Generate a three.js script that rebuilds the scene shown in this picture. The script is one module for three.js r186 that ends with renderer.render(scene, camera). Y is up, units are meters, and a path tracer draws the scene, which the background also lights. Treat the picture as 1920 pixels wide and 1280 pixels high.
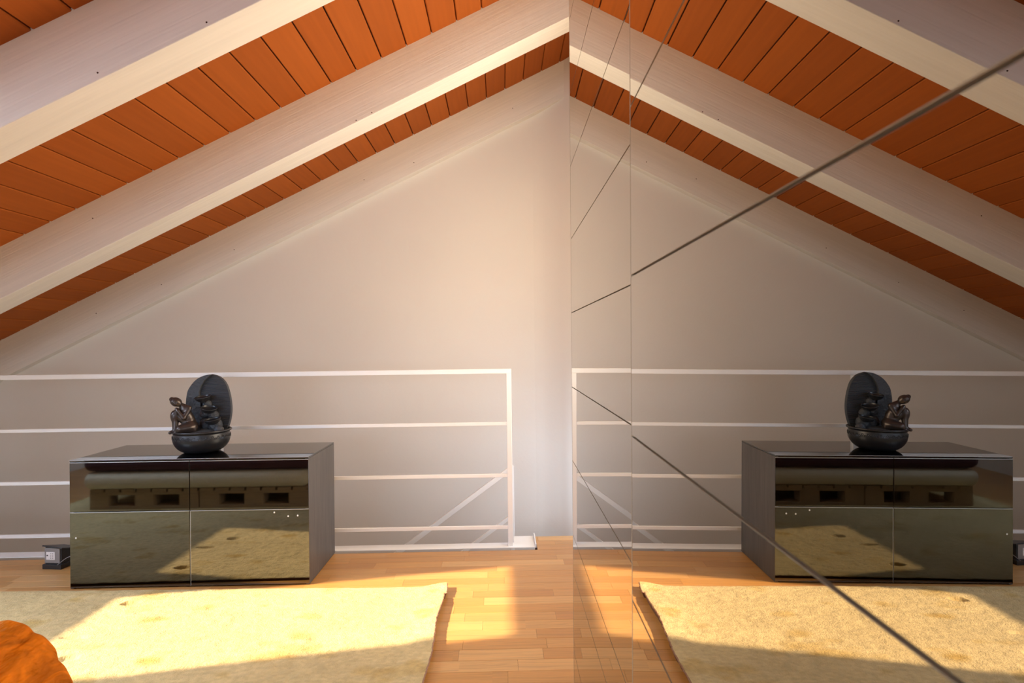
import * as THREE from 'three';
import { RoundedBoxGeometry } from 'three/addons/geometries/RoundedBoxGeometry.js';
import { mergeGeometries, toCreasedNormals } from 'three/addons/utils/BufferGeometryUtils.js';
import { RectAreaLightUniformsLib } from 'three/addons/lights/RectAreaLightUniformsLib.js';

// ---------------------------------------------------------------- camera, sky, sun, exposure
const scene = new THREE.Scene();
const F = 1024.34, PITCH = 0.0048, ROLL = -0.0118, YAW = 0.0218, HC = 1.2112;
const camera = new THREE.PerspectiveCamera(2 * Math.atan(640 / F) * 180 / Math.PI, 1.5, 0.02, 200);
{
  const cy = Math.cos(YAW), sy = Math.sin(YAW), cp = Math.cos(PITCH), sp = Math.sin(PITCH), cr = Math.cos(ROLL), sr = Math.sin(ROLL);
  const fwd = new THREE.Vector3(sy, 0, -cy), right = new THREE.Vector3(cy, 0, sy), up = new THREE.Vector3(0, 1, 0);
  const f2 = fwd.clone().multiplyScalar(cp).addScaledVector(up, sp), u2 = up.clone().multiplyScalar(cp).addScaledVector(fwd, -sp);
  const r3 = right.clone().multiplyScalar(cr).addScaledVector(u2, sr), u3 = u2.clone().multiplyScalar(cr).addScaledVector(right, -sr);
  camera.position.set(0, HC, 0);
  camera.quaternion.setFromRotationMatrix(new THREE.Matrix4().makeBasis(r3, u3, f2.clone().negate()));
  camera.focus = 3.2;
  camera.userData.fStop = 11;
}
scene.add(camera);
const SKY = new THREE.Color().setRGB(0.72, 0.90, 1.18);
scene.background = SKY.clone().multiplyScalar(3.0);
const SX = 1.37, SD = 0.567;                         // the sun's run along x and away from the camera for each metre of fall
const sun = new THREE.DirectionalLight(new THREE.Color().setRGB(1, 0.78, 0.50), 12.5);
sun.position.set(-SX * 8, 8, SD * 8); sun.target.position.set(0, 0, 0);
sun.castShadow = true; sun.shadow.mapSize.set(4096, 4096); sun.shadow.radius = 1.6;
Object.assign(sun.shadow.camera, { left: -7, right: 7, top: 7, bottom: -7, near: 0.5, far: 30 });
scene.add(sun, sun.target);
RectAreaLightUniformsLib.init();
// daylight at openings out of view (skylights, rear, stair and right-hand windows)
function unseenDaylight(w, h, pos, toward, L, color = SKY) {
  const l = new THREE.RectAreaLight(color, L, w, h);
  l.position.set(...pos); l.lookAt(...toward); scene.add(l); return l;
}
const renderer = new THREE.WebGLRenderer({ antialias: true });
renderer.toneMapping = THREE.LinearToneMapping;
renderer.toneMappingExposure = 1.12;
renderer.shadowMap.enabled = true; renderer.shadowMap.type = THREE.PCFSoftShadowMap;

// ---------------------------------------------------------------- helpers
function rng(seed) { return () => { seed |= 0; seed = seed + 0x6D2B79F5 | 0; let t = Math.imul(seed ^ seed >>> 15, 1 | seed); t = t + Math.imul(t ^ t >>> 7, 61 | t) ^ t; return ((t ^ t >>> 14) >>> 0) / 4294967296; }; }
const R = rng(20240611);
const hash2 = (x, y, s) => { let h = Math.imul(x, 374761393) + Math.imul(y, 668265263) + Math.imul(s, 974711) | 0; h = Math.imul(h ^ h >>> 13, 1274126177); return ((h ^ h >>> 16) >>> 0) / 4294967296; };
function vnoise(x, y, px = 1 << 20, py = 1 << 20, s = 0) {       // value noise, periodic in px, py
  const x0 = Math.floor(x), y0 = Math.floor(y), fx = x - x0, fy = y - y0, u = fx * fx * (3 - 2 * fx), v = fy * fy * (3 - 2 * fy);
  const m = (a, p) => ((a % p) + p) % p, X0 = m(x0, px), X1 = m(x0 + 1, px), Y0 = m(y0, py), Y1 = m(y0 + 1, py);
  const a = hash2(X0, Y0, s), b = hash2(X1, Y0, s), c = hash2(X0, Y1, s), d = hash2(X1, Y1, s);
  return a + (b - a) * u + (c - a) * v + (a - b - c + d) * u * v;
}
function fbm(x, y, px, py, oct, s = 0) { let t = 0, a = 0.5, n = 0; for (let i = 0; i < oct; i++) { t += a * vnoise(x, y, px, py, s + i * 17); n += a; x *= 2; y *= 2; px *= 2; py *= 2; a *= 0.5; } return t / n; }
function tex(w, h, fn, srgb, rx = 1, ry = 1) {                   // fn(u, v) -> grey 0..1 or [r, g, b]
  const d = new Uint8Array(w * h * 4);
  for (let j = 0; j < h; j++) for (let i = 0; i < w; i++) {
    const c = fn(i / w, j / h), k = (j * w + i) * 4;
    for (let q = 0; q < 3; q++) d[k + q] = Math.max(0, Math.min(255, 255 * (c.length ? c[q] : c)));
    d[k + 3] = 255;
  }
  const t = new THREE.DataTexture(d, w, h); t.wrapS = t.wrapT = THREE.RepeatWrapping; t.magFilter = THREE.LinearFilter; t.minFilter = THREE.LinearMipmapLinearFilter; t.generateMipmaps = true;
  if (srgb) t.colorSpace = THREE.SRGBColorSpace;
  t.repeat.set(rx, ry); t.needsUpdate = true; return t;
}
const lin = (r, g, b) => new THREE.Color().setRGB(r, g, b);
function std(o) { return new THREE.MeshStandardMaterial(o); }
function phys(o) { return new THREE.MeshPhysicalMaterial(o); }
const taken = {};
function numbered(n) { taken[n] = (taken[n] ?? -1) + 1; return taken[n] ? n + '_' + String(taken[n]).padStart(3, '0') : n; }
function mesh(name, g, m, parent) { const o = new THREE.Mesh(g, m); o.name = name; o.castShadow = o.receiveShadow = true; if (parent) parent.add(o); return o; }
function thing(name, label, category, pos = [0, 0, 0], turn = 0, group) {
  const o = new THREE.Group(); o.name = numbered(name); o.position.set(...pos); o.rotation.y = turn; o.userData = { label, category }; if (group) o.userData.group = group; scene.add(o); return o;
}
function struct(name, g, m, label) { const o = g ? mesh(name, g, m) : new THREE.Group(); o.name = name; o.userData.kind = 'structure'; if (label) o.userData.label = label; scene.add(o); return o; }
// uv in metres; u runs along axis `grain`
function uvm(g, grain = 'x', ou = 0, ov = 0) {
  const p = g.attributes.position, n = g.attributes.normal, uv = new Float32Array(p.count * 2), ax = ['x', 'y', 'z'], gi = ax.indexOf(grain);
  for (let i = 0; i < p.count; i++) {
    const P = [p.getX(i), p.getY(i), p.getZ(i)], N = [Math.abs(n.getX(i)), Math.abs(n.getY(i)), Math.abs(n.getZ(i))], k = N.indexOf(Math.max(...N));
    const rest = [0, 1, 2].filter((q) => q !== k), u = rest.includes(gi) ? gi : rest[0], v = rest.find((q) => q !== u);
    uv[2 * i] = P[u] + ou; uv[2 * i + 1] = P[v] + ov;
  }
  g.setAttribute('uv', new THREE.BufferAttribute(uv, 2)); return g;
}
function box(x0, x1, y0, y1, z0, z1, grain = 'x') { const g = new THREE.BoxGeometry(x1 - x0, y1 - y0, z1 - z0); g.translate((x0 + x1) / 2, (y0 + y1) / 2, (z0 + z1) / 2); return uvm(g, grain); }
function rbox(x0, x1, y0, y1, z0, z1, r = 0.003, grain = 'x', seg = 2) { const g = new RoundedBoxGeometry(x1 - x0, y1 - y0, z1 - z0, seg, r); g.translate((x0 + x1) / 2, (y0 + y1) / 2, (z0 + z1) / 2); return uvm(g, grain); }
const merge = (a) => mergeGeometries(a.map((g) => { const q = g.index ? g.toNonIndexed() : g; for (const k of Object.keys(q.attributes)) if (!['position', 'normal', 'uv'].includes(k)) q.deleteAttribute(k); return q; }));
// box with the long edges chamfered; length along `axis` x, top face up; for planks and boards
function chamferBox(L, H, W, c) {
  const s = new THREE.Shape(); const w = W / 2;
  s.moveTo(-w, 0); s.lineTo(w, 0); s.lineTo(w, H - c); s.lineTo(w - c, H); s.lineTo(-w + c, H); s.lineTo(-w, H - c); s.closePath();
  const g = new THREE.ExtrudeGeometry(s, { depth: L, bevelEnabled: false, steps: 1 });
  g.rotateY(Math.PI / 2); g.translate(-L / 2, 0, 0); return g;
}

// ---------------------------------------------------------------- materials
const plasterBump = tex(512, 512, (u, v) => 0.6 * fbm(u * 24, v * 24, 24, 24, 4, 3) + 0.4 * fbm(u * 90, v * 90, 90, 90, 2, 9), false, 1 / 1.2, 1 / 1.2);
const plasterTone = tex(512, 512, (u, v) => { const t = 0.965 + 0.035 * fbm(u * 4, v * 4, 4, 4, 5, 21); return [t, t * 0.998, t * 0.994]; }, true, 1 / 2.6, 1 / 2.6);
const M = {};
M.wall = std({ color: lin(0.77, 0.71, 0.635), roughness: 0.9, map: plasterTone, bumpMap: plasterBump, bumpScale: 0.0006 });
const beamTone = tex(1024, 256, (u, v) => { const g = fbm(u * 6, v * 40, 6, 40, 4, 5), k = fbm(u * 3, v * 3, 3, 3, 3, 31), t = 0.93 + 0.05 * g + 0.03 * k; return [t, t * 0.997, t * 0.992]; }, true, 1 / 1.6, 1 / 0.5);
const beamBump = tex(1024, 256, (u, v) => fbm(u * 8, v * 70, 8, 70, 4, 6), false, 1 / 1.6, 1 / 0.5);
M.beam = std({ color: lin(0.81, 0.755, 0.67), roughness: 0.72, map: beamTone, bumpMap: beamBump, bumpScale: 0.0008 });
const boardTone = tex(1024, 128, (u, v) => { const g = fbm(u * 5, v * 18, 5, 18, 4, 71), t = 0.94 + 0.08 * g; return [t, t * 0.99, t * 0.98]; }, true, 1 / 1.9, 1 / 0.3);
M.boards = [[0.385, 0.098, 0.013], [0.370, 0.092, 0.012], [0.405, 0.104, 0.014], [0.360, 0.090, 0.012]].map((c) => phys({ color: lin(...c), roughness: 0.7, specularIntensity: 0.35, map: boardTone }));
M.boardBack = std({ color: lin(0.07, 0.022, 0.008), roughness: 0.9 });
const oak = tex(1024, 256, (u, v) => {
  const w = fbm(u * 3, v * 4, 3, 4, 3, 41) * 2.2, g = fbm(u * 4 + w, v * 46 + w * 3, 4096, 46, 4, 43), f = fbm(u * 30, v * 150, 30, 150, 2, 47);
  const t = 0.80 + 0.20 * g + 0.05 * (f - 0.5), d = Math.max(0, g - 0.62) * 0.5; return [t - d * 0.3, t * 0.975 - d * 0.6, t * 0.93 - d * 0.8];
}, true, 1 / 0.9, 1 / 0.22);
const oakTints = [[0.68, 0.370, 0.130], [0.72, 0.405, 0.150], [0.62, 0.320, 0.102], [0.66, 0.345, 0.108], [0.75, 0.440, 0.175], [0.60, 0.305, 0.098]];
M.oak = oakTints.map((c) => phys({ color: lin(...c), roughness: 0.36, map: oak, clearcoat: 0.25, clearcoatRoughness: 0.3 }));
M.joint = std({ color: lin(0.16, 0.075, 0.03), roughness: 0.9 });
M.whiteMetal = phys({ color: lin(0.88, 0.87, 0.85), roughness: 0.38, clearcoat: 0.3, clearcoatRoughness: 0.3 });
M.mirror = std({ color: lin(0.425, 0.40, 0.37), metalness: 1, roughness: 0.0 });
M.mirrorBack = std({ color: lin(0.12, 0.09, 0.06), roughness: 0.7 });
M.glassEdge = std({ color: lin(0.34, 0.27, 0.17), roughness: 0.35 });
M.wardrobe = std({ color: lin(0.72, 0.69, 0.64), roughness: 0.6 });

// ---------------------------------------------------------------- the room: slope, walls, floor
const T = 0.4942, YC = 3.1887, ceilY = (x) => YC + T * x, CO = 1 / Math.hypot(1, T);
const XL = -4.3, XR = 0.86, XRIDGE = 0.60, ZB = -4.36, ZF = 2.75;       // knee wall, right wall, ridge, back wall, rear wall
const BW = 0.17, BV = 0.297, FACES = [-4.292, -3.1442, -1.9978, -0.852, 0.294, 1.44];    // rafters: camera-side face
const sky1 = { x0: -3.69, x1: -2.574, z0: -1.983, z1: -1.19 };        // skylights: opening in plan
const skylights = [sky1, { x0: -3.725, x1: -2.574, z0: 0.33, z1: 1.23 }, { x0: -3.725, x1: -2.574, z0: 1.50, z1: 2.40 }];  // the second and third are out of view, placed to brighten the rear attic
const LOW = -2.75;                                                      // floor of the storey below

function shear(g) { g.applyMatrix4(new THREE.Matrix4().set(1, 0, 0, 0, T, 1, 0, YC, 0, 0, 1, 0, 0, 0, 0, 1)); g.computeVertexNormals(); return g; }
// ceiling: boards along z, above them a roof slab with the openings
const ceiling = struct('ceiling', null, null, 'sloping ceiling of orange-brown stained boards above white rafters');
{
  const P = 0.1443, first = 0.486, gap = 0.006, th = 0.018, n0 = Math.ceil((XRIDGE - first) / P), n1 = Math.floor((XL - first) / P) - 1;
  const cache = {};
  for (let k = n0; k > n1; k--) {
    const xa = Math.max(XL - 0.1, first + (k - 1) * P), xb = Math.min(first + k * P, XRIDGE + 0.03);
    if (xb - xa < 0.02) continue;
    const holes = skylights.filter((s) => xb > s.x0 + 0.01 && xa < s.x1 - 0.01).sort((a, b) => a.z0 - b.z0);
    let z = ZB - 0.05; const runs = [];
    for (const h of holes) { runs.push([z, h.z0]); z = h.z1; } runs.push([z, ZF + 0.05]);
    for (const [za, zb] of runs) {
      const L = zb - za, W = (xb - xa) / CO - gap, key = L.toFixed(3) + '_' + W.toFixed(4) + '_' + (k & 3);
      if (!cache[key]) { const g = chamferBox(L, th, W, 0.0035); g.rotateX(Math.PI); g.rotateY(Math.PI / 2); uvm(g, 'z', (k & 3) * 0.37, (k & 3) * 0.071); cache[key] = g; }
      const b = mesh('ceiling_board', cache[key], M.boards[(k * 7 + 4000) % 4], ceiling);
      b.position.set((xa + xb) / 2, ceilY((xa + xb) / 2) + th, (za + zb) / 2); b.rotation.z = Math.atan(T);
    }
  }
  // slab above, pieced round the openings (each opening widens outwards so that the boards alone frame the sun)
  const slab = []; const y0 = 0.022, y1 = 0.10;
  const put = (xa, xb, za, zb) => { if (xb - xa > 0.001 && zb - za > 0.001) slab.push(shear(box(xa, xb, y0, y1, za, zb))); };
  const x0 = -3.725 - 0.22, x1 = -2.574 + 0.02;
  put(XL - 0.25, x0, ZB - 0.3, ZF + 0.3); put(x1, XRIDGE + 0.3, ZB - 0.3, ZF + 0.3);
  let z = ZB - 0.3; for (const s of skylights) { put(x0, x1, z, s.z0 - 0.01); z = s.z1 + 0.10; } put(x0, x1, z, ZF + 0.3);
  mesh('roof_slab', merge(slab), M.boardBack, ceiling);
  mesh('ridge_soffit', box(XRIDGE - 0.02, XR + 0.2, ceilY(XRIDGE) - 0.02, ceilY(XRIDGE) + 0.1, ZB - 0.3, ZF + 0.3), M.wall, ceiling);
}
// skylight frames, all out of view; wide sill and head trim the sun
skylights.forEach((s, i) => {
  const w = struct('window_' + (i + 1), null, null, 'unseen roof window frame in the sloping ceiling'), f = 0.012, y0 = -0.014, y1 = 0.0, m = M.whiteMetal;
  for (const [a, b, c, d, n] of [[s.x0 - 0.17, s.x0 - 0.001, s.z0 - f, s.z1 + 0.05, 'sill'], [s.x1 + 0.001, s.x1 + 0.17, s.z0 - f, s.z1 + 0.05, 'head'], [s.x0, s.x1, s.z1 + 0.001, s.z1 + 0.05, 'jamb'], [s.x0, s.x1, s.z0 - f, s.z0 - 0.001, 'jamb']])
    mesh('frame_' + n, shear(box(a, b, y0, y1, c, d)), m, w);
});
// walls
const wallBack = struct('wall_back', box(XL - 0.2, XR + 0.2, LOW, 3.7, ZB - 0.2, ZB), M.wall, 'cream plastered gable wall behind the stairwell');
{
  // shallow splayed pier at the end of the back wall
  const curve = new THREE.SplineCurve([[0.26, 4.361], [0.36, 4.352], [0.46, 4.322], [0.54, 4.288], [0.66, 4.262], [XR + 0.05, 4.225]].map((p) => new THREE.Vector2(...p)));
  const s = new THREE.Shape(); curve.getPoints(30).forEach((p, i) => (i ? s.lineTo(p.x, p.y) : s.moveTo(p.x, p.y))); s.lineTo(XR + 0.05, 4.42); s.lineTo(0.26, 4.42); s.closePath();
  const g = new THREE.ExtrudeGeometry(s, { depth: 3.55 - LOW, bevelEnabled: false }); g.rotateX(-Math.PI / 2); g.translate(0, LOW, 0);
  const p = mesh('pier', uvm(toCreasedNormals(g, 0.6), 'x'), M.wall, wallBack); p.userData.label = 'shallow plastered pier running up to the ceiling';
}
struct('wall_left', box(XL - 0.2, XL, LOW, ceilY(XL) + 0.12, ZB - 0.2, ZF + 0.2, 'z'), M.wall, 'low knee wall under the eaves');
const unseenRearWin = { x0: -2.6, x1: -0.5, y0: 0.9, y1: 1.75 };  // unseen rear window, placed to throw cool light on the rafter faces
struct('wall_rear', merge([box(XL - 0.2, unseenRearWin.x0, -0.3, 3.7, ZF, ZF + 0.2), box(unseenRearWin.x1, XR + 0.2, -0.3, 3.7, ZF, ZF + 0.2), box(unseenRearWin.x0, unseenRearWin.x1, -0.3, unseenRearWin.y0, ZF, ZF + 0.2), box(unseenRearWin.x0, unseenRearWin.x1, unseenRearWin.y1, 3.7, ZF, ZF + 0.2)]), M.wall, 'gable wall at the other end of the attic with an unseen window placed to light the rafters');
const unseenStairWin = { z0: -3.95, z1: -3.35, y0: -0.30, y1: 0.75 };              // unseen stair opening in the right wall, placed to cool the lower back wall
const unseenRightWin = { z0: -3.25, z1: -2.05, y0: 1.2, y1: 2.35 };                 // opening out of view past the wardrobe, placed to warm the back wall
struct('wall_right', merge([box(XR, XR + 0.2, LOW, 3.7, unseenStairWin.z1, unseenRightWin.z0, 'z'), box(XR, XR + 0.2, LOW, 3.7, unseenRightWin.z1, ZF + 0.2, 'z'), box(XR, XR + 0.2, LOW, unseenRightWin.y0, unseenRightWin.z0, unseenRightWin.z1, 'z'), box(XR, XR + 0.2, unseenRightWin.y1, 3.7, unseenRightWin.z0, unseenRightWin.z1, 'z'), box(XR, XR + 0.2, LOW, 3.7, ZB - 0.2, unseenStairWin.z0, 'z'), box(XR, XR + 0.2, LOW, unseenStairWin.y0, unseenStairWin.z0, unseenStairWin.z1, 'z'), box(XR, XR + 0.2, unseenStairWin.y1, 3.7, unseenStairWin.z0, unseenStairWin.z1, 'z')]), M.wall, 'plain wall behind the mirrored wardrobe with two unseen openings placed for light');
// rafters
FACES.forEach((z, i) => {
  const zb = i ? z - BW : ZB - 0.04, g = new RoundedBoxGeometry(XRIDGE + 0.02 - XL, BV + 0.012, z - zb, 2, 0.004);
  g.translate((XRIDGE + 0.02 + XL) / 2, -(BV - 0.012) / 2, (z + zb) / 2); uvm(g, 'x', i * 0.37, i * 0.13);
  shear(g);
  const labels = ['white painted rafter set against the gable wall', 'white painted rafter between the gable rafter and the rafter by the roof window', 'white painted rafter beside the roof window, the thickest looking'];
  const o = struct(numbered('roof_beam'), g, M.beam, labels[i] ?? 'white painted rafter over the bed end of the attic');
  const nails = [[[-0.66, 0.22], [-1.05, 0.16], [-2.06, 0.20], [-2.62, 0.19], [-3.12, 0.16], [0.12, 0.18]], [[-0.72, 0.285], [-0.81, 0.285], [-2.3, 0.1]], [[-1.44, 0.27], [-1.05, 0.28]]][i];
  if (nails) for (const [x, d] of nails) { const n = mesh('nail_head', new THREE.SphereGeometry(0.0033, 8, 6), M.boardBack, o); n.position.set(x, ceilY(x) - d, z); }
});
// floor: a sub-floor with the stairwell cut out and oak strips laid on it
const STR = 0.0742, RUGX = -0.28;
const floor = struct('floor', null, null, 'glossy oak strip parquet laid across the room');
{
  mesh('subfloor', merge([box(XL, XR, -0.25, -0.012, -3.25, ZF), box(0.205, XR, -0.25, -0.012, -3.44, -3.25)]), M.joint, floor);
  const hidden = [];
  let row = 0;
  for (let zb = -3.44; zb < ZF; zb += STR, row++) {
    const za = zb, ze = Math.min(zb + STR, ZF), short = za < -3.25 + 0.001;
    const left = short ? 0.207 : XL; let x = XR + R() * 0.4;
    while (x > left) {
      const L = 0.32 + R() * 0.36, x0 = Math.max(left, x - L), x1 = Math.min(XR, x); x -= L;
      if (x1 - x0 < 0.01) continue;
      let z0 = za; if (!short && za < -3.25) z0 = -3.25;
      const g = chamferBox(x1 - x0 - 0.0008, 0.0125, ze - z0 - 0.0010, 0.0006);
      uvm(g, 'x', R() * 3, R() * 3); g.translate((x0 + x1) / 2, -0.0125 + (R() - 0.5) * 0.0002, (z0 + ze) / 2);
      const mi = Math.floor(Math.pow(R(), 1.0) * 6);
      const inView = ze < -1.75 && x1 > -3.1 && (ze < -2.66 || x1 > RUGX - 0.1) && x0 < 0.5;
      if (inView) mesh('floor_strip', g, M.oak[mi], floor); else hidden.push([g, mi]);
    }
  }
  for (let mi = 0; mi < 6; mi++) { const gs = hidden.filter((h) => h[1] === mi).map((h) => h[0]); const o = mesh('more_floor_strips', merge(gs), M.oak[mi], floor); o.userData.kind = 'stuff'; }
}
// stairwell: front side, storey below, treads
struct('wall_stairwell', merge([box(XL, XR, LOW, -0.25, -3.25, -3.1), box(XL, 0.205, -0.25, -0.03, -3.262, -3.25), box(0.205, XR, -0.25, -0.013, -3.452, -3.44)]), M.wall, 'plastered side of the stairwell under the attic floor');
struct('floor_lower', box(XL, XR, LOW - 0.2, LOW, ZB - 0.2, -3.1), M.oak[2], 'floor of the storey below');
{
  const st = thing('staircase', 'oak stair treads going down behind the white railing', 'staircase', [0.12, LOW, -3.9]);
  const tread = (x0, x1, y, z0, z1) => { const m = mesh('tread', rbox(x0 - 0.12, x1 - 0.12, y - 0.04 - LOW, y - LOW, z0 + 3.9, z1 + 3.9, 0.004), M.oak[1], st); return m; };
  tread(0.215, XR - 0.002, -0.19, -3.72, -3.455); tread(0.06, XR - 0.002, -0.38, -4.155, -3.70);
  for (let k = 0; k < 10; k++) tread(-0.19 - 0.25 * k, 0.08 - 0.25 * k, -0.56 - 0.18 * k, -4.35, -3.46);
  const s = new THREE.Shape(); s.moveTo(0.06, -0.44); s.lineTo(-2.5, -0.44 - 2.56 * 0.72); s.lineTo(-2.5, -0.74 - 2.56 * 0.72); s.lineTo(0.06, -0.74); s.closePath();
  const sg = new THREE.ExtrudeGeometry(s, { depth: 0.04, bevelEnabled: false }); sg.translate(-0.12, -LOW - 0.16, -3.48 + 3.9); mesh('stringer', uvm(sg), M.whiteMetal, st);
}
// daylight at the openings, all out of view, strengths chosen by what they light
for (const s of skylights) {
  const xc = (s.x0 + s.x1) / 2, w = (s.x1 - s.x0) / CO, d = s.z1 - s.z0, y = ceilY(xc) + 0.07;
  const l = unseenDaylight(d * 0.98, w * 0.98, [xc, y, (s.z0 + s.z1) / 2], [xc + T, y - 1, (s.z0 + s.z1) / 2], s === sky1 ? 13.5 : 9, SKY);
}
unseenDaylight(unseenRearWin.x1 - unseenRearWin.x0, unseenRearWin.y1 - unseenRearWin.y0, [(unseenRearWin.x0 + unseenRearWin.x1) / 2, (unseenRearWin.y0 + unseenRearWin.y1) / 2, ZF + 0.05], [(unseenRearWin.x0 + unseenRearWin.x1) / 2, (unseenRearWin.y0 + unseenRearWin.y1) / 2, 0], 7, SKY);  // rear window, out of view: cool light on the rafter faces
unseenDaylight(unseenStairWin.z1 - unseenStairWin.z0, unseenStairWin.y1 - unseenStairWin.y0, [XR + 0.05, (unseenStairWin.y0 + unseenStairWin.y1) / 2, (unseenStairWin.z0 + unseenStairWin.z1) / 2], [0, (unseenStairWin.y0 + unseenStairWin.y1) / 2, (unseenStairWin.z0 + unseenStairWin.z1) / 2], 3, SKY);  // stair opening, out of view: bluish light on the lower back wall

unseenDaylight(unseenRightWin.z1 - unseenRightWin.z0, unseenRightWin.y1 - unseenRightWin.y0, [XR + 0.05, (unseenRightWin.y0 + unseenRightWin.y1) / 2, (unseenRightWin.z0 + unseenRightWin.z1) / 2], [0, (unseenRightWin.y0 + unseenRightWin.y1) / 2, (unseenRightWin.z0 + unseenRightWin.z1) / 2], 9, lin(1, 0.75, 0.43));  // right-hand opening, out of view: warm light on back wall and rafter undersides

// ---------------------------------------------------------------- mirrored sliding wardrobe
{
  const w = thing('wardrobe', 'tall built-in wardrobe body behind the mirrored sliding doors', 'wardrobe', [0.58, 0, 0.2]);
  const b = (n, x0, x1, y0, y1, z0, z1) => mesh(n, rbox(x0 - 0.58, x1 - 0.58, y0, y1, z0 - 0.2, z1 - 0.2, 0.002, 'y'), M.wardrobe, w);
  b('side_panel', 0.31, XR - 0.004, 0, 2.62, -1.86, -1.84); b('side_panel', 0.31, XR - 0.004, 0, 2.62, 2.2, 2.22);
  b('top_panel', 0.31, XR - 0.004, 2.60, 2.62, -1.84, 2.2); b('back_panel', XR - 0.02, XR - 0.004, 0.0, 2.60, -1.84, 2.2);
  b('track', 0.262, 0.31, 2.60, 2.64, -1.84, 2.2);
}
function mirrorDoor(m, yw, tl, zFar, zNear, seams, label, top, gaps) {
  const n = new THREE.Vector3(Math.cos(yw), tl, Math.sin(yw)).normalize(), u = new THREE.Vector3(-n.z, 0, n.x).normalize(), v = new THREE.Vector3().crossVectors(u, n); // u runs towards the camera (+z)
  if (v.y < 0) v.negate();
  const z0 = zFar, o = new THREE.Vector3(m - ((0 - HC) * n.y + z0 * n.z) / n.x, 0, z0);
  const d = thing('mirror_door', label, 'mirror');
  d.matrixAutoUpdate = true; d.position.copy(o); d.quaternion.setFromRotationMatrix(new THREE.Matrix4().makeBasis(n, v, new THREE.Vector3().crossVectors(n, v)));
  const zdir = new THREE.Vector3().crossVectors(n, v).dot(u) > 0 ? 1 : -1, W = (zNear - zFar);
  const za = zdir > 0 ? 0 : -W, zb = zdir > 0 ? W : 0;
  mesh('backing_panel', box(0.0052, 0.018, 0.004, top, za + 0.002, zb - 0.002, 'y'), M.mirrorBack, d);
  const ys = [0.006, ...seams.slice().sort((a, b) => a - b), top];
  for (let i = 0; i + 1 < ys.length; i++) {
    const p = mesh('mirror_pane', box(0.0004, 0.0051, ys[i] + gaps / 2, ys[i + 1] - gaps / 2, za, zb, 'y'), M.glassEdge, d);
    mesh('silvered_face', box(0, 0.0004, ys[i] + gaps / 2 + 0.0003, ys[i + 1] - gaps / 2 - 0.0003, za, zb, 'y'), M.mirror, p);
  }
  const e = zdir > 0 ? za : zb;                                    // polished glass edge at the far end
  mesh('edge_profile', box(-0.0003, 0.018, 0.004, top, e - (zdir > 0 ? 0.0016 : 0), e + (zdir > 0 ? 0 : 0.0016), 'y'), M.glassEdge, d);
  return d;
}
mirrorDoor(0.2169, 0.009, -0.0051, -1.776, -0.45, [2.311, 2.0619, 1.8152, 1.5671, 1.3153, 1.063, 0.813, 0.5606, 0.434, 0.17].map((y) => HC + (y - HC) * 0.956), 'set-back mirrored sliding door beside the railing end of the room', 2.59, 0.0024);
mirrorDoor(0.1581, 0.0192, -0.0084, -0.7124, 0.75, [2.39, 2.175, 1.96, 1.7423, 1.5206, 1.2988, 1.0897, 0.8747, 0.659, 0.444, 0.229], 'mirrored sliding door standing proud of the other one', 2.59, 0.0026);

// ---------------------------------------------------------------- white steel railing along the stairwell
{
  const ZR = -3.285, r = thing('stair_railing', 'white steel railing of flat rails and posts along the stairwell', 'railing', [-1.5, 0, ZR]);
  const k = (h) => HC - (HC - h) * 3.27 / 3.246;
  const b = (n, x0, x1, y0, y1, dz0, dz1, rr = 0.002) => mesh(n, rbox(x0 + 1.5, x1 + 1.5, y0, y1, dz0, dz1, rr), M.whiteMetal, r);
  b('top_rail', XL + 0.02, 0.064, k(1.0645) - 0.028, k(1.0645), -0.015, 0.015);
  for (const h of [0.7481, 0.4411, 0.1336]) b('rail', XL + 0.02, 0.036, k(h) - 0.020, k(h), -0.004, 0.012);
  for (const x of [0.0345, -1.685, -3.3]) b('post', x, x + 0.0295, 0.004, k(1.0645) - 0.028, -0.015, 0.015);
  b('base_plate', XL + 0.02, 0.20, 0.0, 0.005, -0.045, 0.036, 0.001); b('base_plate', 0.07, 0.20, 0.0005, 0.0045, -0.155, -0.04, 0.001);
  b('end_flange', 0.196, 0.202, 0.0, 0.022, -0.155, 0.036, 0.001);
  const s = thing('stair_handrail', 'white sloping double handrail of the stairs behind the railing', 'handrail', [-0.5, -0.5, -3.8]);
  const rail = (yTop, h) => { const g = rbox(-1.75, 0.0, yTop - h, yTop, -0.012, 0.012, 0.002); g.applyMatrix4(new THREE.Matrix4().set(1, 0, 0, 0.55, 0.7233, 1, 0, 0.5 + 0.036, 0, 0, 1, 0, 0, 0, 0, 1)); g.computeVertexNormals(); mesh('sloping_rail', g, M.whiteMetal, s); };
  rail(0.3237, 0.040); rail(-0.012, 0.030);
  mesh('newel_post', rbox(0.556, 0.584, -0.05, 0.87, -0.014, 0.014, 0.002), M.whiteMetal, s);
}

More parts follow.
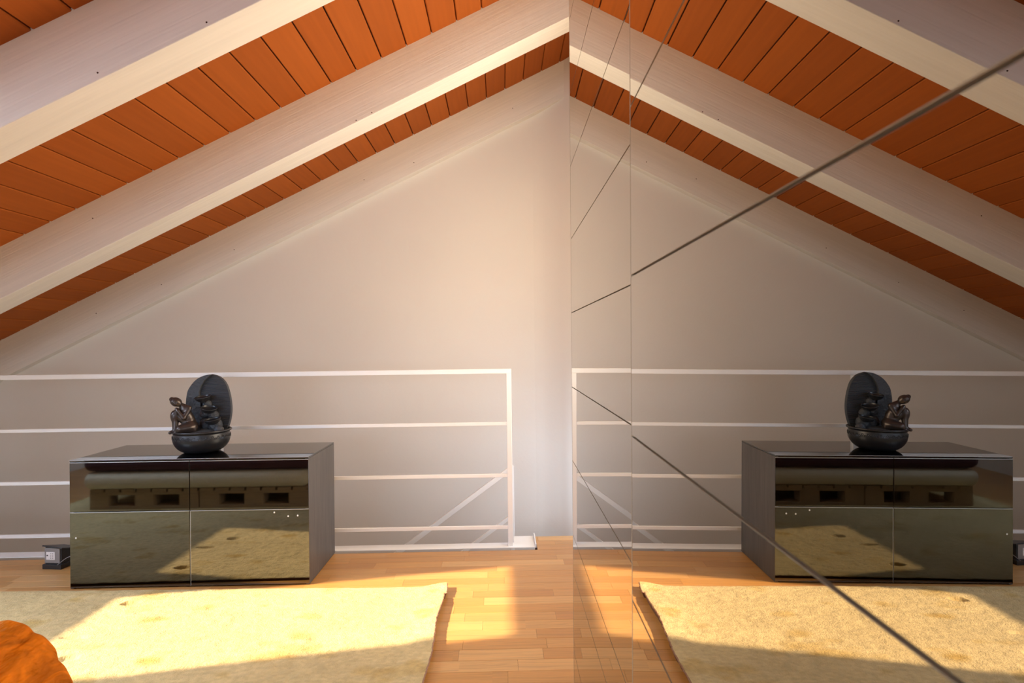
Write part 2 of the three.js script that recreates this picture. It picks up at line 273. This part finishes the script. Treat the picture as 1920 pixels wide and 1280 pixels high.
// ---------------------------------------------------------------- low gloss-black cabinet
M.gloss = phys({ color: lin(0.155, 0.158, 0.155), metalness: 1, roughness: 0.035 });
const cabGrain = tex(256, 512, (u, v) => { const g = fbm(u * 40, v * 5, 40, 5, 4, 81), t = 0.82 + 0.3 * (g - 0.3); return [t, t, t]; }, true, 1 / 0.4, 1 / 0.8);
M.carcass = std({ color: lin(0.105, 0.092, 0.082), roughness: 0.42, map: cabGrain });
M.edge = std({ color: lin(0.62, 0.64, 0.66), roughness: 0.22, metalness: 0.4 });  // pale grey puts the ceiling glint on bevelled glass edges into the colour
M.speck = std({ color: lin(0.85, 0.84, 0.8), roughness: 0.6 });
{
  const CX = -1.5812, CD = 2.8072, c = thing('cabinet', 'low black cabinet with mirror-gloss drawers and doors in front of the railing', 'cabinet', [CX, 0, -CD - 0.21], 0.0044 * -1);
  const b = (n, x0, x1, y0, y1, z0, z1, m, r = 0.0012, p = c, grain = 'x') => mesh(n, rbox(x0, x1, y0, y1, z0, z1, r, grain), m, p);
  // local z: front at +0.21
  b('side_panel', -0.6, -0.582, 0.003, 0.641, -0.21, 0.208, M.carcass, 0.0012, c, 'z'); b('side_panel', 0.582, 0.6, 0.003, 0.641, -0.21, 0.208, M.carcass, 0.0012, c, 'z');
  b('back_panel', -0.582, 0.582, 0.02, 0.641, -0.21, -0.2, M.carcass); b('bottom_panel', -0.582, 0.582, 0.003, 0.02, -0.2, 0.188, M.carcass); b('divider', -0.009, 0.009, 0.02, 0.641, -0.2, 0.188, M.carcass, 0.001, c, 'z');
  b('shelf', -0.582, -0.009, 0.378, 0.394, -0.2, 0.185, M.carcass); b('shelf', 0.009, 0.582, 0.378, 0.394, -0.2, 0.185, M.carcass);
  const tp = b('top_panel', -0.6, 0.6, 0.642, 0.65, -0.21, 0.21, M.gloss, 0.0015); tp.userData.label = 'gloss black glass top';
  b('edge_glint', -0.6, 0.6, 0.6485, 0.6502, 0.2085, 0.2105, M.edge, 0.0005, tp);
  for (const s of [-1, 1]) {
    const x0 = s < 0 ? -0.5995 : 0.0018, x1 = s < 0 ? -0.0018 : 0.5995;
    const dr = b('drawer', x0, x1, 0.3905, 0.6385, 0.19, 0.21, M.gloss); b('edge_glint', x0, x1, 0.6362, 0.6388, 0.2082, 0.2104, M.edge, 0.0005, dr);
    const dd = b('door', x0, x1, 0.008, 0.3865, 0.19, 0.21, M.gloss); b('edge_glint', x0, x1, 0.3842, 0.3868, 0.2082, 0.2104, M.edge, 0.0005, dd);
    if (s > 0) { b('edge_glint', x0, x0 + 0.0022, 0.008, 0.3865, 0.2082, 0.2104, M.edge, 0.0005, dd); }
    for (const [wx, wy] of s > 0 ? [[-1.156, 0.371], [-1.086, 0.351], [-1.038, 0.353]] : [[-2.151, 0.258]]) { const q = mesh('white_speck', new THREE.SphereGeometry(0.0042, 10, 8), M.speck, dd); q.scale.set(1, 1.1, 0.4); q.position.set(wx - CX, wy, 0.2102); }  // small white dots on the door fronts
  }
}

// ---------------------------------------------------------------- long rug
{
  const XA = -3.35, XB = RUGX, ZN = -0.95, zBack = (x) => -2.722 - 0.028 * (XB - x) / 1.0 * 0.9;
  const rugTone = tex(1024, 1024, (u, v) => {
    const f = fbm(u * 90, v * 140, 90, 140, 3, 101), c = fbm(u * 9 + 2 * fbm(u * 5, v * 5, 5, 5, 2, 7), v * 12, 1024, 12, 4, 103), st = Math.max(0, fbm(u * 10, v * 16, 10, 16, 3, 111) - 0.60) * 3.2;
    const t = 0.80 + 0.16 * f + 0.10 * (c - 0.5) - 0.10 * st; return [t, t * (0.985 - 0.07 * st), t * (0.96 - 0.26 * st)];
  }, true, 1 / 1.7, 1 / 1.7);
  const rugBump = tex(1024, 1024, (u, v) => 0.5 * fbm(u * 170, v * 170, 170, 170, 2, 121) + 0.5 * fbm(u * 60 + 1.5 * fbm(u * 20, v * 20, 20, 20, 2, 5), v * 60, 1024, 60, 3, 123), false, 1 / 0.8, 1 / 0.8);
  M.rug = phys({ color: lin(0.78, 0.625, 0.325), roughness: 1, map: rugTone, bumpMap: rugBump, bumpScale: 0.004, sheen: 0.3, sheenRoughness: 0.8, sheenColor: lin(0.9, 0.8, 0.6) });
  M.rugBack = std({ color: lin(0.20, 0.11, 0.06), roughness: 1 });
  M.binding = std({ color: lin(0.36, 0.20, 0.13), roughness: 1 });
  const rug = thing('rug', 'long pale yellow shag rug lying in front of the cabinet', 'rug', [-1.8, 0, -1.85]);
  const edgeH = [[-2.72, 0.036], [-2.63, 0.030], [-2.55, 0.036], [-2.39, 0.038], [-2.27, 0.036], [-2.21, 0.038], [-2.11, 0.032], [-2.0, 0.028], [-1.95, 0.026], [-0.9, 0.024]];
  const eh = (z) => { for (let i = 0; i + 1 < edgeH.length; i++) if (z <= edgeH[i + 1][0]) { const k = Math.max(0, (z - edgeH[i][0]) / (edgeH[i + 1][0] - edgeH[i][0])); return edgeH[i][1] + (edgeH[i + 1][1] - edgeH[i][1]) * k; } return 0.024; };
  const edgeX = (z) => XB + 0.006 * Math.sin(z * 14) * 0.7 + 0.004 * (vnoise(z * 40, 3) - 0.5) + (z > -2.62 ? -0.004 : 0.006);
  const dents = [[-1.745, -2.604, 0.036, 0.020, 0.017], [-1.775, -2.308, 0.05, 0.012, 0.014], [-1.685, -2.157, 0.034, 0.022, 0.017]];
  function top(x, z) {
    const d = edgeX(z) - x, lift = Math.exp(-Math.pow(Math.max(0, d) / 0.10, 2)), back = Math.min(1, (z - zBack(x)) / 0.05);
    let y = 0.019 + (eh(z) - 0.022) * lift;
    y += (0.004 * (fbm(x * 3 + 50, z * 4 + 50, 4096, 4096, 3, 7) - 0.5) * 2 + 0.0035 * (fbm(x * 30 + 100, z * 34 + 100, 4096, 4096, 3, 9) - 0.5) * 2) * Math.min(1, d / 0.02 + 0.4);
    y *= 0.55 + 0.45 * Math.max(Math.sqrt(Math.max(0, back)), lift);
    for (const [a, b, ra, rb, dp] of dents) { const q = Math.hypot((x - a) / ra, (z - b) / rb); if (q < 1.4) y -= dp * Math.max(0, 1 - Math.pow(q / 1.2, 6)); }
    if (z > -1.54 && x < -1.40) y = Math.min(y, 0.019);
    return Math.max(0.003, y);
  }
  const NX = 430, NZ = 300, pos = [], idx = [], uv = [];
  for (let j = 0; j <= NZ; j++) for (let i = 0; i <= NX; i++) {
    const a = i / NX, xe = XA + (XB - XA) * Math.pow(a, 0.8), t = Math.pow(j / NZ, 1.25), z = zBack(xe) + (ZN - zBack(xe)) * t, x = xe + (edgeX(z) - XB) * Math.pow(a, 20);
    pos.push(x + 1.8, top(x, z), z + 1.85); uv.push(x, z);
  }
  for (let j = 0; j < NZ; j++) for (let i = 0; i < NX; i++) { const q = j * (NX + 1) + i; idx.push(q, q + NX + 1, q + 1, q + 1, q + NX + 1, q + NX + 2); }
  const g = new THREE.BufferGeometry(); g.setAttribute('position', new THREE.Float32BufferAttribute(pos, 3)); g.setAttribute('uv', new THREE.Float32BufferAttribute(uv, 2)); g.setIndex(idx); g.computeVertexNormals();
  mesh('pile', g, M.rug, rug);
  // the sides down to the floor
  const ring = []; for (let j = 0; j <= NZ; j++) ring.push(j * (NX + 1) + NX);
  const sp = [], si = [], bindPts = [];
  const side = (list, nx, nz) => { const b = sp.length / 3; list.forEach((q, k) => { const x = pos[3 * q], y = pos[3 * q + 1], z = pos[3 * q + 2]; sp.push(x, y - 0.001, z, x - 0.006 * nx, 0.0005, z - 0.004 * nz); if (k) { const a = b + 2 * k - 2; si.push(a, a + 1, a + 2, a + 2, a + 1, a + 3); } }); };
  side(ring, 1, 0);
  const backRow = []; for (let i = 0; i <= NX; i++) backRow.push(i); side(backRow.reverse(), 0, -1);
  const sg = new THREE.BufferGeometry(); sg.setAttribute('position', new THREE.Float32BufferAttribute(sp, 3)); sg.setIndex(si); sg.computeVertexNormals(); sg.setAttribute('uv', new THREE.Float32BufferAttribute(new Float32Array(sp.length / 3 * 2), 2));
  M.rugBack.side = THREE.DoubleSide; const bk = mesh('backing', sg, M.rugBack, rug); bk.userData.label = 'brown woven backing at the rug edge';
  for (const q of ring) bindPts.push(new THREE.Vector3(pos[3 * q] + 0.0015 + 0.003 * (R() - 0.5), pos[3 * q + 1] - 0.003 + 0.003 * (R() - 0.5), pos[3 * q + 2]));
  const bg = new THREE.TubeGeometry(new THREE.CatmullRomCurve3(bindPts), 400, 0.0032, 6, false); const bd = mesh('binding', bg, M.binding, rug); bd.userData.label = 'rough reddish-brown stitched edge';
}

// ---------------------------------------------------------------- tabletop fountain with kneeling figure
function surfaceNet(sdf, lo, hi, h) {                                // smooth closed mesh of a distance field
  const n = [0, 1, 2].map((k) => Math.ceil((hi[k] - lo[k]) / h) + 1), [nx, ny, nz] = n, val = new Float32Array(nx * ny * nz), id = (i, j, k) => (k * ny + j) * nx + i;
  for (let k = 0; k < nz; k++) for (let j = 0; j < ny; j++) for (let i = 0; i < nx; i++) val[id(i, j, k)] = sdf(lo[0] + i * h, lo[1] + j * h, lo[2] + k * h);
  const vid = new Int32Array(nx * ny * nz).fill(-1), pos = [], idx = [];
  const C = []; for (let c = 0; c < 8; c++) C.push([c & 1, c >> 1 & 1, c >> 2]);
  const E = []; for (let a = 0; a < 8; a++) for (let b = a + 1; b < 8; b++) { const d = a ^ b; if (d === 1 || d === 2 || d === 4) E.push([a, b]); }
  for (let k = 0; k < nz - 1; k++) for (let j = 0; j < ny - 1; j++) for (let i = 0; i < nx - 1; i++) {
    const v = C.map(([a, b, c]) => val[id(i + a, j + b, k + c)]); let s = [0, 0, 0], m = 0;
    for (const [a, b] of E) if ((v[a] < 0) !== (v[b] < 0)) { const t = v[a] / (v[a] - v[b]); for (let q = 0; q < 3; q++) s[q] += C[a][q] + t * (C[b][q] - C[a][q]); m++; }
    if (m) { vid[id(i, j, k)] = pos.length / 3; pos.push(lo[0] + (i + s[0] / m) * h, lo[1] + (j + s[1] / m) * h, lo[2] + (k + s[2] / m) * h); }
  }
  const quad = (a, b, c, d, f) => { if (f) idx.push(a, b, c, a, c, d); else idx.push(a, c, b, a, d, c); };
  for (let k = 1; k < nz - 1; k++) for (let j = 1; j < ny - 1; j++) for (let i = 1; i < nx - 1; i++) {
    const a = val[id(i, j, k)] < 0;
    if (a !== (val[id(i + 1, j, k)] < 0)) quad(vid[id(i, j - 1, k - 1)], vid[id(i, j, k - 1)], vid[id(i, j, k)], vid[id(i, j - 1, k)], a);
    if (a !== (val[id(i, j + 1, k)] < 0)) quad(vid[id(i - 1, j, k - 1)], vid[id(i - 1, j, k)], vid[id(i, j, k)], vid[id(i, j, k - 1)], a);
    if (a !== (val[id(i, j, k + 1)] < 0)) quad(vid[id(i - 1, j - 1, k)], vid[id(i, j - 1, k)], vid[id(i, j, k)], vid[id(i - 1, j, k)], a);
  }
  const g = new THREE.BufferGeometry(); g.setAttribute('position', new THREE.Float32BufferAttribute(pos, 3)); g.setIndex(idx); g.computeVertexNormals(); return uvm(g, 'x');
}
const cap = (p, a, b, ra, rb) => { const dx = b[0] - a[0], dy = b[1] - a[1], dz = b[2] - a[2], t = Math.max(0, Math.min(1, ((p[0] - a[0]) * dx + (p[1] - a[1]) * dy + (p[2] - a[2]) * dz) / (dx * dx + dy * dy + dz * dz + 1e-9))); return Math.hypot(p[0] - a[0] - t * dx, p[1] - a[1] - t * dy, p[2] - a[2] - t * dz) - (ra + (rb - ra) * t); };
const ell = (p, c, r) => { const k = Math.hypot((p[0] - c[0]) / r[0], (p[1] - c[1]) / r[1], (p[2] - c[2]) / r[2]); return (k - 1) * Math.min(...r); };
const smin = (a, b, k) => { const h = Math.max(0, k - Math.abs(a - b)) / k; return Math.min(a, b) - h * h * k / 4; };
{
  M.resin = phys({ color: lin(0.022, 0.023, 0.026), roughness: 0.34, metalness: 0.35, clearcoat: 0.25, clearcoatRoughness: 0.35 });
  const ridges = tex(64, 512, (u, v) => { const s = (v * 58) % 1; return Math.min(1, 1.4 * Math.abs(s - 0.5) + 0.25 * vnoise(u * 8, v * 90, 8, 90, 3)); }, false, 1 / 0.4, 1 / 0.4);
  const rough = tex(256, 256, (u, v) => fbm(u * 22, v * 22, 22, 22, 4, 61), false, 1 / 0.2, 1 / 0.2);
  M.slab = std({ color: lin(0.048, 0.055, 0.066), roughness: 0.55, metalness: 0.2, bumpMap: ridges, bumpScale: 0.004 });
  M.stone = std({ color: lin(0.045, 0.050, 0.058), roughness: 0.62, metalness: 0.1, bumpMap: rough, bumpScale: 0.004 });
  M.bronze = phys({ color: lin(0.070, 0.056, 0.050), roughness: 0.34, metalness: 0.65 });
  const f = thing('fountain', 'dark resin tabletop fountain with kneeling figure and cups in a bowl', 'fountain', [-1.622, 0.65, -3.0], 0.10);
  const lathe = (pts, seg = 64) => { const g = new THREE.LatheGeometry(new THREE.SplineCurve(pts.map((p) => new THREE.Vector2(...p))).getPoints(pts.length * 6), seg); return g; };
  const bowl = mesh('bowl', lathe([[0.0, 0.001], [0.06, 0.0], [0.088, 0.004], [0.115, 0.022], [0.133, 0.048], [0.140, 0.075], [0.1375, 0.095], [0.136, 0.104], [0.141, 0.108], [0.1475, 0.113], [0.147, 0.119], [0.141, 0.121], [0.134, 0.117], [0.130, 0.105], [0.128, 0.09], [0.0, 0.085]]), M.resin, f);
  bowl.scale.z = 0.93;
  const band = []; for (let k = 0; k < 60; k++) { const a = k / 60 * Math.PI * 2, g = new THREE.TorusGeometry(0.0052, 0.0012, 5, 10); g.rotateY(a); g.translate(0.1405 * Math.sin(a), 0.084 + (k & 1 ? 0.004 : -0.003), 0.1405 * Math.cos(a)); band.push(g); }
  mesh('carved_band', merge(band), M.resin, bowl);
  // ledge of stone filling the bowl top
  mesh('stone_ledge', surfaceNet((x, y, z) => { const p = [x, y, z]; return Math.max(ell(p, [0.0, 0.085, 0.0], [0.128, 0.036, 0.116]) , -y + 0.06) - 0.004 * fbm(x * 60 + 9, z * 60 + 9, 999, 999, 2, 3); }, [-0.14, 0.05, -0.13], [0.14, 0.135, 0.13], 0.005), M.stone, f);
  // egg-shaped back slab, ridged, with a smooth crescent standing proud on one side
  const V2 = (a) => a.map(([x, y]) => new THREE.Vector2(x, y)), spl = (a, n) => new THREE.SplineCurve(V2(a)).getPoints(n);
  const ex = (pts, d, b = 0.004) => new THREE.ExtrudeGeometry(new THREE.Shape(pts), { depth: d, bevelEnabled: true, bevelSize: b, bevelThickness: b, bevelSegments: 3, curveSegments: 24 });
  const leftSide = [[-0.078, 0.10], [-0.094, 0.18], [-0.098, 0.25], [-0.093, 0.302], [-0.083, 0.335], [-0.052, 0.377], [-0.012, 0.402], [0.026, 0.410]], rightSide = [[0.026, 0.410], [0.066, 0.395], [0.0965, 0.36], [0.113, 0.31], [0.122, 0.255], [0.1235, 0.205], [0.116, 0.154], [0.10, 0.10]];
  const sl = mesh('back_slab', uvm(ex([...spl(leftSide, 40), ...spl(rightSide, 40).slice(1)], 0.020), 'x'), M.slab, f); sl.position.set(0, 0, -0.085);
  const inner = [[0.026, 0.412], [-0.002, 0.388], [-0.024, 0.352], [-0.034, 0.322], [-0.034, 0.295], [-0.026, 0.24], [-0.016, 0.18], [-0.012, 0.10]];
  const cr = mesh('crescent_rim', uvm(ex([...spl(leftSide, 40), ...spl(inner, 40).slice(1)], 0.016, 0.004), 'x'), M.stone, sl); cr.position.z = 0.020;
  mesh('water_slot', rbox(-0.018, 0.068, 0.350, 0.3535, 0.018, 0.0246, 0.0005), M.resin, sl);
  // three cups one below the other
  const cup = (x, y, z, r, tx, tz) => { const c = mesh('cup', lathe([[0, -0.52 * r], [0.38 * r, -0.49 * r], [0.72 * r, -0.30 * r], [0.96 * r, 0.04 * r], [1.04 * r, 0.20 * r], [0.97 * r, 0.23 * r], [0.84 * r, 0.02 * r], [0.4 * r, -0.2 * r], [0, -0.24 * r]], 40), M.resin, f); c.position.set(x, y, z); c.rotation.set(tx, 0, tz); return c; };
  cup(0.002, 0.287, -0.012, 0.040, 0.18, 0.10); cup(0.038, 0.228, 0.004, 0.041, 0.20, -0.16); cup(0.066, 0.168, 0.026, 0.040, 0.16, 0.12);
  for (const [x, y, z, r] of [[0.010, 0.25, -0.05, 0.020], [0.040, 0.19, -0.045, 0.026], [0.055, 0.14, -0.03, 0.034], [-0.002, 0.20, -0.05, 0.024], [0.01, 0.14, -0.035, 0.032], [0.098, 0.118, 0.03, 0.022]]) { const s = mesh('rock', surfaceNet((X, Y, Zz) => Math.hypot(X / 1.1, Y / 1.15, Zz) - r * (0.85 + 0.35 * fbm(X * 40 + 20 + x * 90, Y * 40 + Zz * 30 + 20, 999, 999, 2, 5)), [-0.06, -0.06, -0.06], [0.06, 0.06, 0.06], 0.004), M.stone, f); s.position.set(x, y, z); }
  // kneeling figure, one knee raised, head resting on the hands
  const body = (x, y, z) => {
    const p = [x, y, z]; let d = 1;
    const add = (v, k = 0.010) => { const w = v - 0.0024; d = d === 1 ? w : smin(d, w, k); };
    add(cap(p, [-0.036, 0.142, 0.035], [-0.052, 0.190, 0.040], 0.027, 0.023)); add(cap(p, [-0.052, 0.190, 0.040], [-0.064, 0.232, 0.046], 0.023, 0.020), 0.014);
    add(cap(p, [-0.046, 0.240, 0.048], [-0.080, 0.240, 0.040], 0.013, 0.013), 0.012);            // shoulders
    add(cap(p, [-0.066, 0.250, 0.046], [-0.088, 0.262, 0.050], 0.010, 0.010), 0.008);            // neck
    add(cap(p, [-0.042, 0.240, 0.050], [-0.058, 0.192, 0.076], 0.0105, 0.0085), 0.005);          // near upper arm
    add(cap(p, [-0.058, 0.192, 0.076], [-0.086, 0.228, 0.074], 0.0082, 0.0062), 0.004);          // forearm up to the hands
    add(cap(p, [-0.086, 0.228, 0.074], [-0.096, 0.240, 0.070], 0.0075, 0.006), 0.004);
    add(cap(p, [-0.084, 0.238, 0.034], [-0.106, 0.200, 0.050], 0.010, 0.008), 0.005); add(cap(p, [-0.106, 0.205, 0.052], [-0.092, 0.236, 0.066], 0.008, 0.006), 0.004);
    add(cap(p, [-0.040, 0.148, 0.030], [-0.108, 0.212, 0.052], 0.023, 0.017), 0.008);            // raised thigh, knee
    add(cap(p, [-0.108, 0.212, 0.052], [-0.106, 0.130, 0.066], 0.017, 0.010), 0.005);            // shin
    add(cap(p, [-0.106, 0.124, 0.066], [-0.124, 0.117, 0.080], 0.0095, 0.006), 0.005);           // foot
    add(cap(p, [-0.030, 0.143, 0.045], [-0.070, 0.136, 0.088], 0.027, 0.019), 0.010);            // folded leg
    add(cap(p, [-0.070, 0.132, 0.088], [-0.014, 0.124, 0.060], 0.014, 0.010), 0.008);
    add(cap(p, [-0.072, 0.122, 0.092], [-0.094, 0.119, 0.092], 0.009, 0.006), 0.006);
    add(ell(p, [-0.112, 0.200, 0.056], [0.017, 0.026, 0.018]), 0.008);                         // cloth over the raised knee
    add(ell(p, [-0.046, 0.140, 0.056], [0.036, 0.020, 0.034]), 0.012);
    return d;
  };
  mesh('kneeling_figure', surfaceNet(body, [-0.15, 0.095, -0.01], [0.025, 0.285, 0.125], 0.0026), M.bronze, f);
  const head = (x, y, z) => { const p = [x, y, z]; let d = ell(p, [0, 0, 0], [0.0235, 0.0285, 0.0255]); d = smin(d, ell(p, [0, 0.026, -0.008], [0.0115, 0.011, 0.011]), 0.006); d = smin(d, ell(p, [0, -0.018, 0.008], [0.012, 0.011, 0.011]), 0.008); d = smin(d, cap(p, [0, 0.004, 0.021], [0, -0.006, 0.025], 0.002, 0.0032), 0.004); d = smin(d, ell(p, [0, -0.0135, 0.0205], [0.006, 0.002, 0.002]), 0.002); for (const s of [-1, 1]) { d = smin(d, ell(p, [s * 0.0205, -0.006, 0], [0.003, 0.010, 0.005]), 0.002); d = Math.max(d, -ell(p, [s * 0.008, 0.001, 0.0235], [0.005, 0.0028, 0.003])); } d += y > 0.012 || (z < 0.004 && y > -0.012) ? 0.0007 * (Math.sin(x * 1500) * Math.sin(y * 1500) * Math.sin(z * 1500)) : 0; return d; };
  const hd = mesh('head', surfaceNet(head, [-0.036, -0.042, -0.038], [0.036, 0.048, 0.038], 0.0018), M.bronze, f); hd.position.set(-0.102, 0.276, 0.060); hd.rotation.set(0.28, -0.15, 0.98, 'ZYX');
}

// ---------------------------------------------------------------- black floor socket box beside the cabinet
{
  M.black = std({ color: lin(0.022, 0.022, 0.025), roughness: 0.45 }); M.greyPlate = std({ color: lin(0.30, 0.29, 0.29), roughness: 0.4, metalness: 0.3 }); M.whitePlate = std({ color: lin(0.8, 0.76, 0.74), roughness: 0.4 });
  const s = thing('socket_box', 'small black box with open lid, grey face and white socket plate beside cabinet', 'box', [-2.475, 0, -3.145], -0.12);
  const b = (n, x0, x1, y0, y1, z0, z1, m, p = s, r = 0.002) => mesh(n, rbox(x0, x1, y0, y1, z0, z1, r), m, p);
  b('base', -0.058, 0.055, 0, 0.026, -0.07, 0.075, M.black);
  const prof = new THREE.Shape(); prof.moveTo(-0.062, 0.026); prof.lineTo(0.07, 0.026); prof.lineTo(0.07, 0.075); prof.lineTo(-0.062, 0.118); prof.closePath();
  const bg = new THREE.ExtrudeGeometry(prof, { depth: 0.097, bevelEnabled: false }); bg.rotateY(Math.PI / 2); bg.translate(-0.050, 0, 0); mesh('body', uvm(bg), M.black, s);
  const fc = b('front_plate', -0.051, 0.040, 0.031, 0.114, 0.061, 0.067, M.greyPlate);
  const wp = b('socket_plate', -0.040, 0.012, 0.050, 0.093, 0.0665, 0.0685, M.whitePlate, fc, 0.0008);
  for (let i = 0; i < 3; i++) for (let j = 0; j < 2; j++) { const q = mesh('socket_slot', new THREE.BoxGeometry(0.0035, 0.006, 0.001), M.greyPlate, fc); q.position.set(-0.012 + j * 0.012, 0.060 + i * 0.012, 0.0689); }
  const k = mesh('socket_slot', new THREE.CylinderGeometry(0.0042, 0.0042, 0.001, 16), M.black, fc); k.rotation.x = Math.PI / 2; k.position.set(-0.033, 0.074, 0.0689);
  const lid = b('lid', -0.006, 0.118, -0.003, 0.004, -0.13, 0.008, M.black); lid.position.set(-0.056, 0.124, 0.064); lid.rotation.set(-0.31, 0, -0.09);
  const c = mesh('cable', new THREE.TubeGeometry(new THREE.CatmullRomCurve3([[0.035, 0.026, 0.077], [0.055, 0.042, 0.074], [0.078, 0.060, 0.068], [0.11, 0.075, 0.05]].map((p) => new THREE.Vector3(...p))), 20, 0.0016, 6), M.greyPlate, s);
}

// ---------------------------------------------------------------- bed of pallets with a mattress and an orange velvet cover
{
  M.pallet = std({ color: lin(0.50, 0.38, 0.25), roughness: 0.85, map: oak }); 
  M.sheet = std({ color: lin(0.74, 0.66, 0.50), roughness: 0.95, bumpMap: plasterBump, bumpScale: 0.004 });
  const ZP = -1.5;
  const bed = (x0, label) => {
    const p = thing('pallet', label, 'pallet', [x0 + 0.4, 0.0195, ZP + 0.6], 0, 'pallets under the mattress'), W = 0.80, D = 1.2;
    const b = (n, a, c, y0, y1, z0, z1) => mesh(n, rbox(a - 0.4, c - 0.4, y0, y1, z0, z1, 0.002), M.pallet, p);
    for (const zz of [-0.6, -0.05, 0.5]) b('bottom_board', 0, W, 0, 0.022, zz, zz + 0.1);
    for (const zz of [-0.6, -0.05, 0.5]) for (const xx of [0, 0.33, 0.66]) b('block', xx, xx + 0.14, 0.022, 0.105, zz, zz + 0.1);
    for (const zz of [-0.6, -0.05, 0.5]) b('stringer_board', 0, W, 0.105, 0.125, zz, zz + 0.1);
    for (let k = 0; k < 7; k++) b('deck_board', k * 0.115, k * 0.115 + 0.1, 0.125, 0.147, -0.6, 0.6);
    return p;
  };
  bed(-2.26, 'wooden pallet under the mattress, at the end near the mirrored wardrobe'); bed(-3.07, 'wooden pallet under the mattress, on the eaves side');
  const mt = new RoundedBoxGeometry(1.66, 0.125, 1.9, 6, 0.055); { const p = mt.attributes.position; for (let i = 0; i < p.count; i++) { const n = fbm(p.getX(i) * 9 + 30, p.getZ(i) * 9 + 30, 999, 999, 3, 4) - 0.5; p.setXYZ(i, p.getX(i) * (1 + 0.006 * n), p.getY(i) + 0.008 * n, p.getZ(i) + 0.02 * n); } mt.computeVertexNormals(); }
  const m = mesh('mattress', uvm(mt), M.sheet); m.position.set(-2.28, 0.147 + 0.086, ZP + 0.92); m.userData = { label: 'low cream mattress lying on wooden pallets', category: 'mattress' }; scene.add(m);
  // cover: cross-section draped over the end and along the side, with soft folds
  const velTone = tex(512, 512, (u, v) => { const w = fbm(u * 5, v * 5, 5, 5, 3, 131), g = fbm(u * 22 + w * 3, v * 8 + w * 4, 4096, 8, 3, 133), t = 0.66 + 0.42 * g; return [t, t * 0.95, t * 0.85]; }, true, 1 / 0.5, 1 / 0.5);
  const velBump = tex(512, 512, (u, v) => fbm(u * 26 + 2 * fbm(u * 6, v * 6, 6, 6, 2, 8), v * 12, 4096, 12, 3, 141), false, 1 / 0.35, 1 / 0.35);
  M.velvet = phys({ color: lin(0.86, 0.25, 0.008), roughness: 0.65, map: velTone, bumpMap: velBump, bumpScale: 0.008, specularIntensity: 0.2, sheen: 0.7, sheenRoughness: 0.45, sheenColor: lin(1.0, 0.33, 0.02) });
  const NU = 130, NV = 160, pos = [], idx = [], uvs = [];
  for (let j = 0; j <= NV; j++) for (let i = 0; i <= NU; i++) {
    const s = i / NU, t = j / NV;                                   // s from the eaves side to the drop at the wardrobe end, t from the front drop to the back
    const flat = 1.745, drop = 0.40, S = 1.22 + s * (flat + drop - 1.22), Tt = 0.20 + t * 1.2;
    let x, y, z, e = Math.max(0, S - flat), f = Math.max(0, 0.30 - Tt);
    x = -3.12 + Math.min(S, flat); y = 0.505; z = ZP + 0.02 + Math.max(0, Tt - 0.30);
    const r = 0.17, a = Math.min(e / r, 1.25); x += r * Math.sin(a) * 1.0 + Math.max(0, e - 1.25 * r) * 0.42; y -= r * (1 - Math.cos(a)) + Math.max(0, e - 1.25 * r) * 0.90;
    const b = Math.min(f / 0.06, 1.45); z -= 0.06 * Math.sin(b); y -= 0.06 * (1 - Math.cos(b)) + Math.max(0, f - 0.087) * 0.8;
    const edge = Math.min(1, Math.max(0, (S - 1.25) / 0.2)), wob = fbm(S * 5 + 10, Tt * 6 + 10, 999, 999, 3, 15);
    const v1 = Math.pow(0.5 - 0.5 * Math.sin(S * 62 + 3.2 * Math.sin(Tt * 6 + 1) + 2 * wob), 3), v2 = Math.pow(0.5 + 0.5 * Math.sin(Tt * 78 + 9 * wob + S * 9), 4);
    const n = -0.010 * v1 * edge - 0.004 * v2 * (1 - 0.5 * v1) + 0.016 * (wob - 0.5), tilt = Math.min(1.2, e / 0.17);
    x += n * Math.sin(tilt); y += n * Math.cos(tilt) + 0.008 * Math.sin(S * 3.1);
    pos.push(x, Math.max(0.05, y), z); uvs.push(S, Tt);
  }
  for (let j = 0; j < NV; j++) for (let i = 0; i < NU; i++) { const q = j * (NU + 1) + i; idx.push(q, q + NU + 1, q + 1, q + 1, q + NU + 1, q + NU + 2); }
  const g = new THREE.BufferGeometry(); g.setAttribute('position', new THREE.Float32BufferAttribute(pos, 3)); g.setAttribute('uv', new THREE.Float32BufferAttribute(uvs, 2)); g.setIndex(idx); g.computeVertexNormals();
  M.velvet.side = THREE.DoubleSide;
  const v = mesh('velvet_blanket', g, M.velvet); v.userData = { label: 'crumpled orange velvet blanket draped over the bed corner', category: 'blanket' }; scene.add(v);
  const dv = new RoundedBoxGeometry(1.70, 0.185, 1.85, 8, 0.06); { const p = dv.attributes.position; for (let i = 0; i < p.count; i++) { const n = fbm(p.getX(i) * 7 + 60, p.getZ(i) * 7 + p.getY(i) * 9 + 60, 999, 999, 3, 24) - 0.5; p.setXYZ(i, p.getX(i), p.getY(i) + 0.010 * n * (p.getY(i) > 0 ? 1 : 0), p.getZ(i) + 0.02 * n); } dv.computeVertexNormals(); }
  M.plum = phys({ color: lin(0.085, 0.035, 0.050), roughness: 0.9, sheen: 0.4, sheenRoughness: 0.6, sheenColor: lin(0.4, 0.2, 0.25) });
  const d = mesh('duvet', uvm(dv), M.plum); d.position.set(-2.27, 0.390, ZP + 0.905); d.userData = { label: 'dark plum duvet on the mattress partly under the orange velvet blanket', category: 'duvet' }; scene.add(d);
}
renderer.render(scene, camera);
